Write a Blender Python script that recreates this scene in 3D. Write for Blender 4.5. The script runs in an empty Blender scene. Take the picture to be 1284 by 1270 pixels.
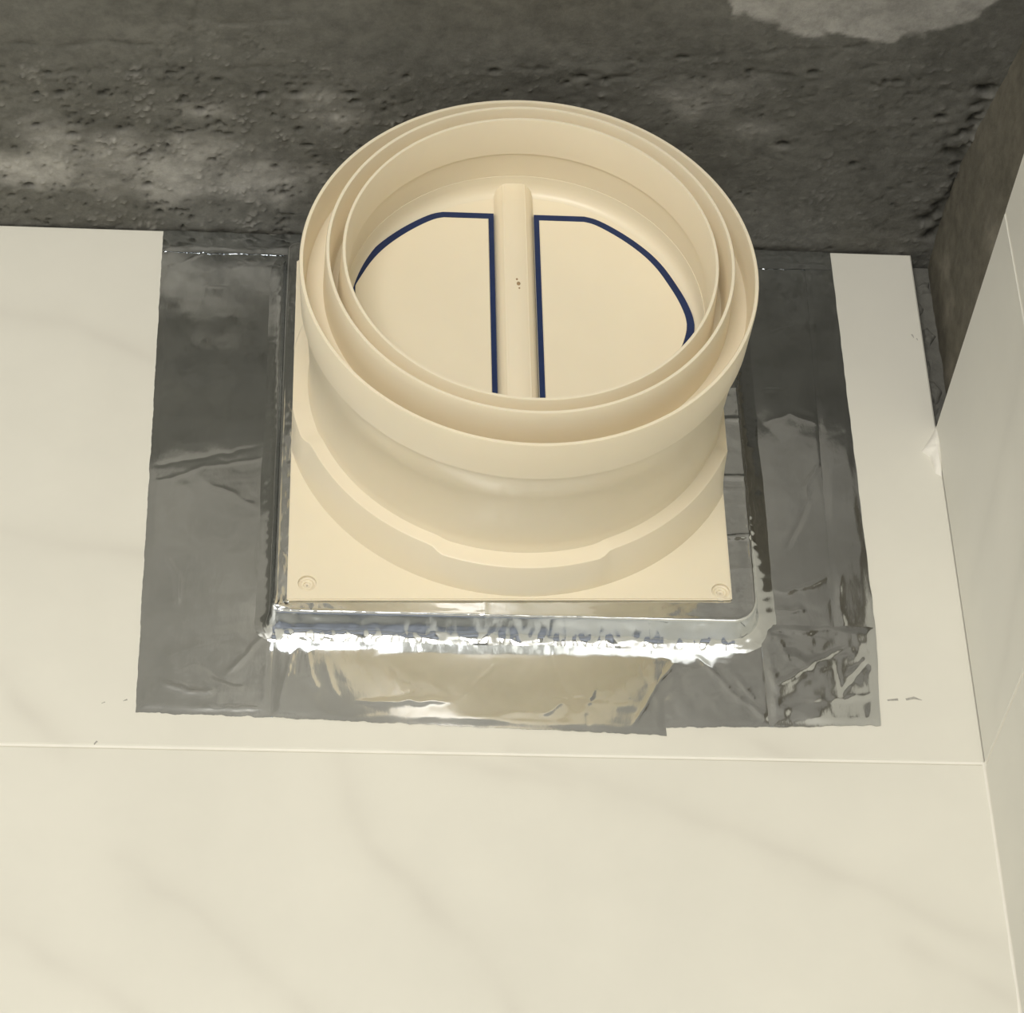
import bpy, bmesh, math, random
import numpy as np
from mathutils import Vector, noise

random.seed(7)
scene = bpy.context.scene
col = scene.collection

# ---------------------------------------------------------------- camera, light, exposure
FLOOR_TO_ORIGIN = 2.42            # height of the valve plate's middle above the floor
Z0 = FLOOR_TO_ORIGIN
CEIL = 0.1316                     # ceiling underside, relative to Z0
XR = 0.2102                       # face of the side wall's tiles
ROOM_X0, ROOM_Y0 = -1.45, -2.40   # far ends of the little room

cam = bpy.data.cameras.new('camera')
cam.sensor_fit = 'HORIZONTAL'
cam.sensor_width = 36.0
cam.lens = 3347.22 / 1284 * 36.0
cam.clip_start = 0.02
camera = bpy.data.objects.new('camera', cam)
camera.location = (-0.0834, -0.99823, Z0 - 0.77711)
camera.rotation_euler = (2.20864, 0.02082, -0.07129)
col.objects.link(camera)
scene.camera = camera

world = bpy.data.worlds.new('daylight')
scene.world = world
world.use_nodes = True
bg = world.node_tree.nodes['Background']
bg.inputs['Color'].default_value = (0.86, 0.93, 1.0, 1)
bg.inputs['Strength'].default_value = 1.0

WIN = (-1.05, 0.0, 0.95, 2.22)    # window opening x0, x1, z0, z1 in the wall behind the camera
la = bpy.data.lights.new('window_daylight', 'AREA')
la.shape = 'RECTANGLE'
la.size = WIN[1] - WIN[0] - 0.06
la.size_y = WIN[3] - WIN[2] - 0.06
la.energy = 36.0
la.color = (1.0, 0.97, 0.925)
window_light = bpy.data.objects.new('window_daylight', la)
window_light.location = ((WIN[0] + WIN[1]) / 2, ROOM_Y0 + 0.03, (WIN[2] + WIN[3]) / 2)
window_light.rotation_euler = (math.radians(90), 0, 0)
col.objects.link(window_light)

vs = scene.view_settings
vs.view_transform = 'Standard'
vs.look = 'None'
vs.exposure = 0.0
vs.gamma = 1.0
vs.use_curve_mapping = False

# ---------------------------------------------------------------- traced surface features, in metres
# (x, z) on the tiled wall relative to the valve plate's middle, or (x, y) on the ceiling
VEINS = [
    [(-0.2747, 0.0818), (-0.2434, 0.0745), (-0.2085, 0.0693), (-0.1688, 0.0482)],
    [(-0.2612, -0.0454), (-0.2312, -0.0571), (-0.2056, -0.0626), (-0.1621, -0.0658), (-0.1362, -0.0775)],
    [(-0.2460, -0.1236), (-0.2239, -0.1365), (-0.2087, -0.1517), (-0.1936, -0.1697)],
    [(-0.0001, -0.1693), (0.0413, -0.1845), (0.0821, -0.2016), (0.1225, -0.2184), (0.1586, -0.2370), (0.2073, -0.2607), (0.2291, -0.2752)],
    [(-0.0748, -0.1750), (-0.0658, -0.2046), (-0.0623, -0.2161), (-0.0419, -0.2349), (-0.0252, -0.2552), (-0.0090, -0.2787), (0.0037, -0.3000)],
    [(-0.1659, -0.2257), (-0.1382, -0.2459), (-0.1142, -0.2676), (-0.0940, -0.2854), (-0.0741, -0.3046)],
    [(-0.2125, -0.2601), (-0.1921, -0.2706), (-0.1685, -0.2846), (-0.1481, -0.3020)],
    [(0.1665, -0.2595), (0.1854, -0.2722), (0.2118, -0.2872)],
    [(0.0851, -0.1551), (0.1095, -0.1615), (0.1303, -0.1684)],
    [(-0.0350, -0.1701), (-0.0073, -0.1776), (0.0274, -0.1828)],
]
MARKS = [
    [(0.1698, -0.1376), (0.1753, -0.1370)],
    [(0.1782, -0.1369), (0.1824, -0.1356), (0.1862, -0.1372)],
    [(0.2051, 0.0785), (0.2061, 0.0760)],
    [(0.2073, 0.0760), (0.2079, 0.0745)],
    [(-0.1790, -0.1477), (-0.1774, -0.1469)],
    [(-0.1698, -0.1463), (-0.1678, -0.1454)],
    [(-0.1807, -0.1686), (-0.1794, -0.1669)],
]
LUMP = [
    [(0.2108, 0.0206), (0.2073, 0.0136), (0.2016, 0.0046), (0.2054, 0.0009), (0.2070, -0.0087), (0.2099, -0.0105), (0.2119, 0.0030), (0.2130, 0.0153)],
]
CR_BOT = [
    [(-0.0215, -0.1431), (-0.0136, -0.1324), (-0.0093, -0.1281), (-0.0049, -0.1225)],
    [(0.0177, -0.1081), (0.0188, -0.1210), (0.0231, -0.1328), (0.0281, -0.1427), (0.0301, -0.1460)],
    [(0.0144, -0.1489), (0.0246, -0.1411)],
    [(0.0345, -0.1434), (0.0380, -0.1341)],
    [(0.0347, -0.1480), (0.0346, -0.1575)],
    [(0.0531, -0.1558), (0.0609, -0.1411), (0.0688, -0.1282), (0.0747, -0.1195)],
    [(0.0805, -0.1129), (0.0907, -0.1234), (0.0989, -0.1359), (0.1091, -0.1441), (0.1147, -0.1494)],
    [(0.0585, -0.1178), (0.0621, -0.1326), (0.0595, -0.1411)],
    [(-0.0971, -0.1197), (-0.0992, -0.1325), (-0.1016, -0.1450)],
    [(-0.0901, -0.1174), (-0.0879, -0.1322), (-0.0843, -0.1384)],
    [(-0.0937, -0.1154), (-0.0943, -0.1323)],
    [(0.1013, -0.1274), (0.1094, -0.1399)],
    [(-0.0701, -0.1443), (-0.0243, -0.1432)],
    [(0.0182, -0.1413), (0.0538, -0.1404)],
    [(-0.0818, -0.1215), (-0.0790, -0.1362), (-0.0754, -0.1444)],
]
CR_LEFT = [
    [(-0.1637, -0.0262), (-0.1553, -0.0236), (-0.1409, -0.0161), (-0.1243, -0.0132), (-0.1114, -0.0090)],
    [(-0.1631, -0.0168), (-0.1504, -0.0131), (-0.1135, -0.0033)],
    [(-0.1405, -0.0254), (-0.1273, -0.0310), (-0.1141, -0.0407)],
    [(-0.1547, -0.0691), (-0.1497, -0.0801), (-0.1496, -0.0954)],
    [(-0.1375, -0.1250), (-0.1283, -0.1332), (-0.1159, -0.1371)],
    [(-0.1047, -0.1028), (-0.1165, -0.1203), (-0.1249, -0.1310)],
    [(-0.1544, -0.1360), (-0.1402, -0.1410), (-0.1298, -0.1399)],
    [(-0.1673, 0.1230), (-0.1414, 0.1172), (-0.1178, 0.1198)],
    [(-0.1587, 0.1101), (-0.1416, 0.1214), (-0.1177, 0.1182)],
    [(-0.1469, 0.0845), (-0.1462, 0.0949), (-0.1326, 0.0965)],
    [(-0.1086, -0.0942), (-0.1131, -0.0679), (-0.1122, -0.0407)],
    [(-0.1432, -0.1502), (-0.1085, -0.1485)],
    [(-0.1050, -0.1492), (-0.1055, -0.1114)],
]
CR_RIGHT = [
    [(0.1452, -0.0325), (0.1434, -0.0184), (0.1532, -0.0028)],
    [(0.1307, -0.0560), (0.1396, -0.0396), (0.1470, -0.0207)],
    [(0.1272, 0.0196), (0.1393, 0.0249), (0.1563, 0.0182)],
    [(0.1214, -0.0789), (0.1306, -0.0795), (0.1402, -0.0761), (0.1481, -0.0714)],
    [(0.1178, -0.1011), (0.1321, -0.1051), (0.1509, -0.1002), (0.1659, -0.0980)],
    [(0.1171, -0.1334), (0.1305, -0.1245), (0.1422, -0.1156), (0.1538, -0.1088)],
    [(0.1292, -0.1394), (0.1510, -0.1380), (0.1658, -0.1343)],
    [(0.1468, -0.0849), (0.1501, -0.0691), (0.1491, -0.1002)],
    [(0.1558, -0.0689), (0.1529, -0.0869), (0.1548, -0.0979)],
    [(0.1223, -0.0900), (0.1371, -0.0896)],
    [(0.1475, -0.1177), (0.1495, -0.1347), (0.1578, -0.1238), (0.1639, -0.1172)],
    [(0.1230, -0.1053), (0.1274, -0.1182)],
    [(0.1521, -0.1261), (0.1621, -0.1173), (0.1685, -0.1257)],
    [(0.1268, 0.0394), (0.1387, 0.0408)],
    [(0.1276, 0.0749), (0.1441, 0.0818)],
]
PATCH = [
    [(-0.1625, -0.0426)],
    [(-0.1298, -0.0330)],
    [(-0.1833, -0.0527)],
    [(-0.2378, -0.0389)],
    [(-0.2211, -0.0590)],
    [(-0.0838, -0.0821)],
    [(-0.0915, -0.0950)],
    [(-0.1443, -0.0844)],
    [(0.0823, -0.1038)],
    [(0.1040, -0.1128)],
    [(0.1196, -0.0842)],
    [(0.1274, -0.1573)],
    [(0.1647, -0.1567)],
    [(0.1942, -0.1583)],
]
PITS = [
    [(-0.2245, -0.0909)],
    [(-0.2133, -0.0914)],
    [(-0.1935, -0.0924)],
    [(-0.1554, -0.0918)],
    [(-0.1178, -0.0963)],
    [(-0.1394, -0.1040)],
    [(-0.1122, -0.0462)],
    [(-0.0969, -0.0625)],
    [(-0.1746, -0.0308)],
    [(-0.1694, -0.0110)],
    [(-0.1537, -0.0088)],
    [(-0.2094, -0.0640)],
    [(-0.2260, -0.0696)],
    [(-0.1197, -0.0951)],
    [(-0.1351, -0.0677)],
    [(-0.1481, -0.0842)],
    [(-0.1008, -0.0732)],
    [(-0.0765, -0.0984)],
    [(-0.0745, -0.0932)],
    [(0.1336, -0.0740)],
    [(0.1754, -0.1190)],
    [(0.1811, -0.1193)],
    [(0.1702, -0.0619)],
    [(0.2254, -0.1148)],
    [(0.2273, -0.1180)],
    [(-0.0097, -0.1163)],
    [(0.1103, -0.1220)],
    [(-0.2329, -0.0279)],
    [(-0.1580, -0.0676)],
    [(-0.1864, -0.0689)],
    [(-0.1639, -0.0591)],
    [(-0.1028, -0.0970)],
    [(-0.2181, -0.1042)],
    [(-0.0506, -0.1101)],
    [(0.0772, -0.1295)],
    [(0.0318, -0.1143)],
    [(0.0433, -0.1123)],
    [(0.2067, -0.0967)],
    [(0.1405, -0.1225)],
    [(0.1000, -0.0415)],
]
TROWEL = [
    [(-0.1650, -0.1387), (-0.1068, -0.1427)],
    [(-0.2388, -0.1209), (-0.1691, -0.1255)],
    [(-0.2068, -0.1063), (-0.1104, -0.1133)],
    [(-0.2414, -0.0890), (-0.2040, -0.0919)],
    [(-0.0025, -0.1203), (0.0581, -0.1157)],
    [(0.0281, -0.1141), (0.0697, -0.1137)],
    [(0.0940, -0.1304), (0.1637, -0.1416)],
    [(0.1066, -0.1207), (0.2263, -0.1137)],
    [(-0.0198, -0.1595), (-0.0123, -0.1451)],
    [(-0.1465, -0.1553), (-0.1506, -0.1354)],
    [(0.2263, -0.1137), (0.2228, -0.0757), (0.2207, -0.0474), (0.2177, -0.0121)],
]


# ---------------------------------------------------------------- helpers
def tag(o, label=None, cat=None, group=None, kind=None):
    if label: o['label'] = label
    if cat: o['category'] = cat
    if group: o['group'] = group
    if kind: o['kind'] = kind
    return o

def link(name, me, m, parent=None, loc=None):
    o = bpy.data.objects.new(name, me)
    if m is not None and not me.materials:
        me.materials.append(m)
    if parent is not None:
        o.parent = parent
        o.location = loc if loc is not None else (0, 0, 0)
    else:
        o.location = loc if loc is not None else (0, 0, Z0)
    col.objects.link(o)
    return o

def mesh(name, verts, faces, smooth=False):
    me = bpy.data.meshes.new(name)
    me.from_pydata([tuple(map(float, v)) for v in verts], [], faces)
    me.update()
    if smooth:
        me.polygons.foreach_set('use_smooth', [True] * len(me.polygons))
    return me

def fix_normals(me):
    bm = bmesh.new(); bm.from_mesh(me)
    bmesh.ops.recalc_face_normals(bm, faces=bm.faces)
    bm.to_mesh(me); bm.free()
    return me

def box_mesh(name, x0, x1, y0, y1, z0, z1, bevel=0.0):
    bm = bmesh.new()
    bmesh.ops.create_cube(bm, size=1)
    for v in bm.verts:
        v.co = Vector(((x0 + x1) / 2 + v.co.x * (x1 - x0), (y0 + y1) / 2 + v.co.y * (y1 - y0), (z0 + z1) / 2 + v.co.z * (z1 - z0)))
    if bevel:
        bmesh.ops.bevel(bm, geom=bm.edges[:], offset=bevel, segments=2, affect='EDGES')
    me = bpy.data.meshes.new(name); bm.to_mesh(me); bm.free()
    return me

def fnoise(x, y, z=0.0, octaves=4):
    return noise.fractal(Vector((x, y, z)), 1.0, 2.0, octaves)

def poly_dist(px, pz, poly):
    """distance of numpy points to a polyline, and the position along it 0..1"""
    best = np.full(px.shape, 1e9); along = np.zeros(px.shape)
    n = len(poly) - 1
    if n == 0:
        return np.hypot(px - poly[0][0], pz - poly[0][1]), along
    for i in range(n):
        (x0, z0), (x1, z1) = poly[i], poly[i + 1]
        dx, dz = x1 - x0, z1 - z0
        t = np.clip(((px - x0) * dx + (pz - z0) * dz) / (dx * dx + dz * dz + 1e-12), 0, 1)
        d = np.hypot(px - x0 - t * dx, pz - z0 - t * dz)
        m = d < best
        best = np.where(m, d, best); along = np.where(m, (i + t) / n, along)
    return best, along

def set_attr(me, name, vals):
    a = me.attributes.new(name, 'FLOAT', 'POINT')
    a.data.foreach_set('value', np.asarray(vals, dtype=np.float32).ravel())

def grid_faces(nu, nv, off=0, flip=False):
    i, j = np.meshgrid(np.arange(nu - 1), np.arange(nv - 1), indexing='ij')
    a = off + i * nv + j
    f = np.stack([a, a + nv, a + nv + 1, a + 1], -1).reshape(-1, 4)
    if flip: f = f[:, ::-1]
    return f.tolist()

# ---------------------------------------------------------------- materials
def new_mat(name):
    m = bpy.data.materials.new(name); m.use_nodes = True
    nt = m.node_tree
    return m, nt, nt.nodes['Principled BSDF']

def N(nt, kind, **kw):
    n = nt.nodes.new(kind)
    for k, v in kw.items():
        if k in n.inputs: n.inputs[k].default_value = v
        else: setattr(n, k, v)
    return n

def ramp(nt, src, stops):
    r = nt.nodes.new('ShaderNodeValToRGB')
    e = r.color_ramp.elements
    while len(e) < len(stops): e.new(0.5)
    for el, (p, c) in zip(e, stops):
        el.position = p; el.color = (*c, 1) if len(c) == 3 else c
    nt.links.new(src, r.inputs['Fac'])
    return r

def noise_node(nt, scale, detail=4, rough=0.55, scl=None):
    tc = nt.nodes.new('ShaderNodeTexCoord')
    mp = nt.nodes.new('ShaderNodeMapping')
    if scl: mp.inputs['Scale'].default_value = scl
    nt.links.new(tc.outputs['Object'], mp.inputs['Vector'])
    n = nt.nodes.new('ShaderNodeTexNoise')
    n.inputs['Scale'].default_value = scale
    n.inputs['Detail'].default_value = detail
    n.inputs['Roughness'].default_value = rough
    nt.links.new(mp.outputs['Vector'], n.inputs['Vector'])
    return n

def mix(nt, fac, a, b, blend='MIX'):
    m = nt.nodes.new('ShaderNodeMix'); m.data_type = 'RGBA'; m.blend_type = blend
    for sock, v in ((m.inputs['Factor'], fac), (m.inputs['A'], a), (m.inputs['B'], b)):
        if hasattr(v, 'is_output'): nt.links.new(v, sock)
        elif isinstance(v, (int, float)): sock.default_value = v
        else: sock.default_value = (*v, 1)
    return m.outputs['Result']

def bump(nt, bsdf, height, strength, dist):
    b = nt.nodes.new('ShaderNodeBump')
    b.inputs['Strength'].default_value = strength
    b.inputs['Distance'].default_value = dist
    nt.links.new(height, b.inputs['Height'])
    nt.links.new(b.outputs['Normal'], bsdf.inputs['Normal'])
    return b

def attr(nt, name):
    a = nt.nodes.new('ShaderNodeAttribute'); a.attribute_name = name
    return a.outputs['Fac']

def make_tile_mat(name, base, vein):
    m, nt, b = new_mat(name)
    n = noise_node(nt, 9.0, 5, 0.6)
    cloud = ramp(nt, n.outputs['Fac'], [(0.38, tuple(c * 0.955 for c in base)), (0.62, base)])
    c = mix(nt, attr(nt, 'vein'), cloud.outputs['Color'], vein)
    nt.links.new(c, b.inputs['Base Color'])
    b.inputs['Roughness'].default_value = 0.34
    b.inputs['Specular IOR Level'].default_value = 0.28
    return m

M_TILE = make_tile_mat('marble_tile', (0.79, 0.765, 0.67), (0.50, 0.46, 0.40))
M_TILE_SIDE = make_tile_mat('marble_tile_side_lit', (0.82, 0.81, 0.74), (0.55, 0.54, 0.49))  # same marble; light on the side wall put into this cooler, lighter colour

def make_plain(name, colour, rough, spec=0.4, var=0.04, scale=60):
    m, nt, b = new_mat(name)
    n = noise_node(nt, scale, 3)
    r = ramp(nt, n.outputs['Fac'], [(0.35, tuple(c * (1 - var) for c in colour)), (0.65, colour)])
    nt.links.new(r.outputs['Color'], b.inputs['Base Color'])
    b.inputs['Roughness'].default_value = rough
    b.inputs['Specular IOR Level'].default_value = spec
    return m, nt, b

M_GROUT, _, _ = make_plain('white_grout', (0.92, 0.89, 0.80), 0.8, 0.2)
M_PLASTER, _, _ = make_plain('pale_plaster', (0.66, 0.65, 0.61), 0.8, 0.2)
M_FLOOR, _, _ = make_plain('floor_tile', (0.31, 0.335, 0.40), 0.4, 0.3)
M_WINFRAME, _, _ = make_plain('window_frame_paint', (0.8, 0.8, 0.78), 0.4, 0.4)
M_MARK, _, _ = make_plain('grey_smudge', (0.50, 0.48, 0.43), 0.8, 0.2, 0.3, 900)
M_BROWN_MARK, _, _ = make_plain('brown_speck', (0.42, 0.29, 0.16), 0.7, 0.2, 0.3, 900)

M_PLASTIC, nt, b = make_plain('cream_plastic', (0.86, 0.765, 0.58), 0.36, 0.5, 0.025, 25)
n = noise_node(nt, 260, 3); bump(nt, b, n.outputs['Fac'], 0.05, 0.001)
b.inputs['Subsurface Weight'].default_value = 0.12
b.inputs['Subsurface Radius'].default_value = (0.006, 0.004, 0.002)
b.inputs['Subsurface Scale'].default_value = 0.5
M_RUBBER, nt, b = make_plain('navy_rubber', (0.013, 0.029, 0.10), 0.5, 0.35, 0.15, 120)

# foil: bare aluminium, softly rippled
M_FOIL, nt, b = new_mat('aluminium_foil')
b.inputs['Metallic'].default_value = 1.0
n = noise_node(nt, 34, 5, 0.6)
r = ramp(nt, n.outputs['Fac'], [(0.3, (0.76, 0.78, 0.79)), (0.7, (0.86, 0.88, 0.90))])
nt.links.new(r.outputs['Color'], b.inputs['Base Color'])
n2 = noise_node(nt, 60, 3)
rr = ramp(nt, n2.outputs['Fac'], [(0.3, (0.07,) * 3), (0.75, (0.15,) * 3)])
nt.links.new(rr.outputs['Color'], b.inputs['Roughness'])
n3 = noise_node(nt, 150, 4, 0.6, (1, 1, 0.35))
bump(nt, b, n3.outputs['Fac'], 0.06, 0.001)

# concrete of the slab: dark trowelled cement, pale dry patches where the attribute says so
def make_concrete(name, dark, mid, pale):
    m, nt, b = new_mat(name)
    n1 = noise_node(nt, 14, 8, 0.65, (1, 1.8, 1))
    base = ramp(nt, n1.outputs['Fac'], [(0.30, dark), (0.72, mid)])
    n2 = noise_node(nt, 130, 6, 0.7)
    grain = ramp(nt, n2.outputs['Fac'], [(0.32, (0.74, 0.74, 0.74)), (0.62, (1.07, 1.07, 1.07))])
    c = mix(nt, attr(nt, 'pale'), base.outputs['Color'], pale)
    c = mix(nt, 1.0, c, grain.outputs['Color'], 'MULTIPLY')
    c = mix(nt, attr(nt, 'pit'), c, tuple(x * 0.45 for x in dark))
    nt.links.new(c, b.inputs['Base Color'])
    b.inputs['Roughness'].default_value = 0.85
    b.inputs['Specular IOR Level'].default_value = 0.25
    n3 = noise_node(nt, 240, 6, 0.7)
    bump(nt, b, n3.outputs['Fac'], 0.28, 0.002)
    return m

M_SLAB = make_concrete('slab_concrete', (0.112, 0.109, 0.094), (0.178, 0.174, 0.152), (0.47, 0.455, 0.415))
M_SIDEWALL = make_concrete('brown_cement', (0.125, 0.116, 0.089), (0.195, 0.178, 0.137), (0.30, 0.275, 0.22))

# ---------------------------------------------------------------- setting: slab overhead
def build_ceiling():
    x0, x1, y0, y1 = -0.46, 0.262, -0.56, 0.012
    xs = np.concatenate([np.arange(x0, -0.264, 0.006), np.arange(-0.262, x1 - 0.0005, 0.0014), [x1]])
    ys = np.concatenate([np.arange(y0, -0.192, 0.005), np.arange(-0.19, y1 - 0.0005, 0.0014), [y1]])
    nu, nv = len(xs), len(ys)
    X, Y = np.meshgrid(xs, ys, indexing='ij')
    h = np.zeros_like(X); rough = np.zeros_like(X); speck = np.zeros_like(X)
    for i in range(nu):
        for j in range(nv):
            x, y = xs[i], ys[j]
            h[i, j] = noise.noise(Vector((x * 22, y * 30, 1.3))) * 0.0012
            rough[i, j] = fnoise(x * 90, y * 140, 4.0, 3)
            speck[i, j] = noise.noise(Vector((x * 270, y * 330, 9.0))) * (0.75 + 0.6 * noise.noise(Vector((x * 40, y * 40, 3.0))))
    # rough cement hugging the wall, smoother trowelled work further out
    near = 1 / (1 + np.exp((-Y - 0.118 - 0.01 * np.sin(X * 37)) / 0.008))
    near = np.where(X > 0.05, 1 / (1 + np.exp((-Y - 0.145) / 0.006)), near) * np.interp(X, [-0.5, 0.02, 0.07, 0.19, 0.23, 0.3], [1, 1, 0.5, 0.5, 0.8, 0.8])
    crumb = np.vectorize(lambda a, b_: noise.noise(Vector((a * 420, b_ * 470, 21.0))) + 0.7 * noise.noise(Vector((a * 60, b_ * 90, 5.0))))(X, Y)
    h += rough * (0.00010 + 0.00042 * near)
    h -= np.clip(crumb - 0.42, 0, 1) * near * 0.0035
    h += np.clip(-crumb - 0.42, 0, 1) * near * 0.0050
    lump = np.clip(speck - 0.52, 0, 1) * near
    hole = np.clip(-speck - 0.50, 0, 1) * near
    h -= lump * 0.0045
    h += hole * 0.006
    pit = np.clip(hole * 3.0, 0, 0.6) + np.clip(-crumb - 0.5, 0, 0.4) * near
    bright = np.clip((crumb - 0.5) * 1.6, 0, 0.35) * near
    for k, pts in enumerate(PITS):
        px, py = pts[0]
        big = 1.5 if (abs(px - 0.1336) < 1e-3 or abs(px - 0.2254) < 1e-3) else 1.0
        rx, ry = 0.0016 * big * (0.7 + 1.0 * ((k * 37) % 10) / 10), 0.0013 * big * (0.7 + 0.6 * ((k * 13) % 7) / 7)
        g = np.exp(-(((X - px) / rx) ** 2 + ((Y - py) / ry) ** 2))
        h += 0.0036 * big * g
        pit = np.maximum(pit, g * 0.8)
        h -= 0.0006 * big * np.exp(-(((X - px) / rx) ** 2 + ((Y - py - ry * 1.7) / ry) ** 2))
    for k, pl in enumerate(TROWEL):
        if k < len(TROWEL) - 1:
            d, a = poly_dist(X, Y + 0.0012 * np.sin(X * 160 + k), pl)
            g = np.exp(-(d / 0.0012) ** 2) * np.clip(0.55 + 1.2 * rough, 0.05, 1)
            h += 0.0009 * g
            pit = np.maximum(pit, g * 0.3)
        else:       # ragged gap where the slab meets the side wall
            d, a = poly_dist(X + 0.0045 * np.sin(Y * 95) * np.sin(Y * 41 + 1) + 0.004 * rough, Y, pl)
            g = np.exp(-(d / (0.0022 + 0.0030 * np.abs(np.sin(Y * 70 + 0.6)))) ** 2)
            h += 0.0050 * g * np.clip(0.6 + rough, 0.1, 1)
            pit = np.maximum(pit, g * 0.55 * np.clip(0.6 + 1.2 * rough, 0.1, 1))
    # pale dry patches
    pale = np.zeros_like(X)
    wob = np.vectorize(lambda a, b_: fnoise(a * 26, b_ * 30, 2.0, 5))(X, Y)
    sizes = [0.038, 0.027, 0.024, 0.024, 0.020, 0.016, 0.014, 0.012, 0.022, 0.018, 0.012]
    amps = [0.72, 0.68, 0.55, 0.85, 0.48, 0.50, 0.40, 0.40, 0.36, 0.32, 0.25]
    for (pts, s, a) in zip(PATCH, sizes, amps):
        px, py = pts[0]
        d = np.hypot(X - px, (Y - py) * 1.6) / s
        pale = np.maximum(pale, a * np.clip(1.25 - d + 0.75 * wob, 0, 1))
    # older slab surface beyond the cement band
    bx = [-0.5, -0.30, -0.10, 0.03, 0.070, 0.092, 0.098, 0.129, 0.163, 0.187, 0.209, 0.222, 0.27]
    by = [-0.205, -0.196, -0.192, -0.186, -0.180, -0.168, -0.158, -0.1474, -0.1452, -0.1475, -0.1600, -0.176, -0.20]
    edge = np.interp(X, bx, by) + np.where(X > 0.07, 0.0035, 0.006) * wob + 0.004 * rough
    outer = np.clip((edge - Y) / 0.003, 0, 1)
    lev = np.interp(X, [-0.5, -0.1, 0.06, 0.10, 0.3], [0.60, 0.62, 0.68, 0.80, 0.80])
    far = np.clip((-0.315 + 0.02 * wob - Y) / 0.02, 0, 1) * np.clip((X + 0.16 + 0.03 * wob) / 0.02, 0, 1)
    lev = lev + (1.0 - lev) * far
    pale = np.maximum(pale, outer * lev * (0.9 + 0.25 * wob))
    pale = np.clip(np.maximum(pale, 0) + bright, 0, 1)
    # fade the relief to the flat slab around it
    fade = np.clip(np.minimum(np.minimum((X - x0) / 0.03, (x1 - X) / 0.004), np.minimum((Y - y0) / 0.03, (y1 - Y) / 0.002)), 0, 1)
    Z = CEIL + 0.0016 + np.clip(h, -0.0035, 0.02) * fade
    Z = np.where(Y > -0.004, np.maximum(Z, CEIL + 0.0009), Z)
    verts = np.stack([X, Y, Z], -1).reshape(-1, 3).tolist()
    faces = grid_faces(nu, nv, 0, True)
    nb = len(verts)
    zf = CEIL + 0.0016
    ox0, ox1, oy0, oy1 = ROOM_X0 - 0.12, 0.36, ROOM_Y0 - 0.12, 0.14
    out = [(ox0, oy0), (ox1, oy0), (ox1, oy1), (ox0, oy1)]
    verts += [(a, b_, zf) for a, b_ in out] + [(a, b_, zf + 0.12) for a, b_ in out]
    inn = [0, (nu - 1) * nv, (nu - 1) * nv + nv - 1, nv - 1]
    ring = [[i * nv for i in range(nu)], [(nu - 1) * nv + j for j in range(nv)],
            [i * nv + nv - 1 for i in range(nu - 1, -1, -1)], [j for j in range(nv - 1, -1, -1)]]
    for k in range(4):
        k2 = (k + 1) % 4
        faces.append([nb + k, nb + k2] + ring[k][::-1])
        faces.append([nb + k2, nb + k, nb + 4 + k, nb + 4 + k2])
    faces.append([nb + 4, nb + 5, nb + 6, nb + 7])
    me = mesh('ceiling', verts, faces)
    fix_normals(me)
    me.polygons.foreach_set('use_smooth', [True] * (len(me.polygons) - 9) + [False] * 9)
    extra = [0.8] * 8
    set_attr(me, 'pale', pale.ravel().tolist() + extra)
    set_attr(me, 'pit', pit.ravel().tolist() + [0] * 8)
    o = link('ceiling', me, M_SLAB)
    return tag(o, 'rough grey concrete slab with pits and pale patches over the tiled wall', kind='structure')
build_ceiling()

# ---------------------------------------------------------------- setting: walls, floor, window
wall_back = tag(link('wall_back', box_mesh('wall_back', ROOM_X0 - 0.1, 0.36, 0.0105, 0.13, -Z0, CEIL + 0.0005), M_SLAB),
                'cement wall behind the white marble tiles', kind='structure')

def build_side_wall():
    # cement face: bulges outwards towards the slab, set back behind the tiles
    ys = np.linspace(-0.46, 0.0104, 160); zs = np.linspace(-0.02, CEIL + 0.004, 60)
    Y, Zz = np.meshgrid(ys, zs, indexing='ij')
    base = np.interp(Y, [-0.46, -0.20, -0.145, -0.114, -0.076, -0.0475, 0.0058], [0.2365, 0.2365, 0.2350, 0.2300, 0.2247, 0.2227, 0.2213])
    f = np.clip((Zz + 0.01) / 0.03, 0, 1)
    Xf = 0.2225 + (base - 0.2225) * f
    nz = np.vectorize(lambda a, b_: fnoise(a * 60, b_ * 60, 7.0, 4))(Y, Zz)
    Xf = Xf + nz * 0.0008
    verts = np.stack([Xf, Y, Zz], -1).reshape(-1, 3).tolist()
    nu, nv = Y.shape
    faces = grid_faces(nu, nv)
    me = mesh('cement_face', verts, faces, True)
    fix_normals(me)
    pale = np.zeros_like(Y)
    for (yy, zz, s) in ((0.002, 0.055, 0.010), (-0.010, 0.085, 0.008), (0.004, 0.030, 0.012), (-0.02, 0.11, 0.010), (-0.085, 0.07, 0.014)):
        pale = np.maximum(pale, 0.55 * np.clip(1.3 - np.hypot(Y - yy, Zz - zz) / s + nz, 0, 1))
    set_attr(me, 'pale', pale.ravel()); set_attr(me, 'pit', np.zeros(Y.size))
    w = link('wall_right', box_mesh('wall_right', 0.2400, 0.36, ROOM_Y0 - 0.1, 0.0104, -Z0, CEIL + 0.0005), M_SIDEWALL)
    tag(w, 'side wall of brown cement rising above its pale tiles', kind='structure')
    link('cement_render', me, M_SIDEWALL, w)
    link('mortar_bed', box_mesh('mortar_bed', 0.2193, 0.2399, ROOM_Y0, 0.0100, -Z0, -0.012), M_SIDEWALL, w)
    return w
wall_right = build_side_wall()

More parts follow.
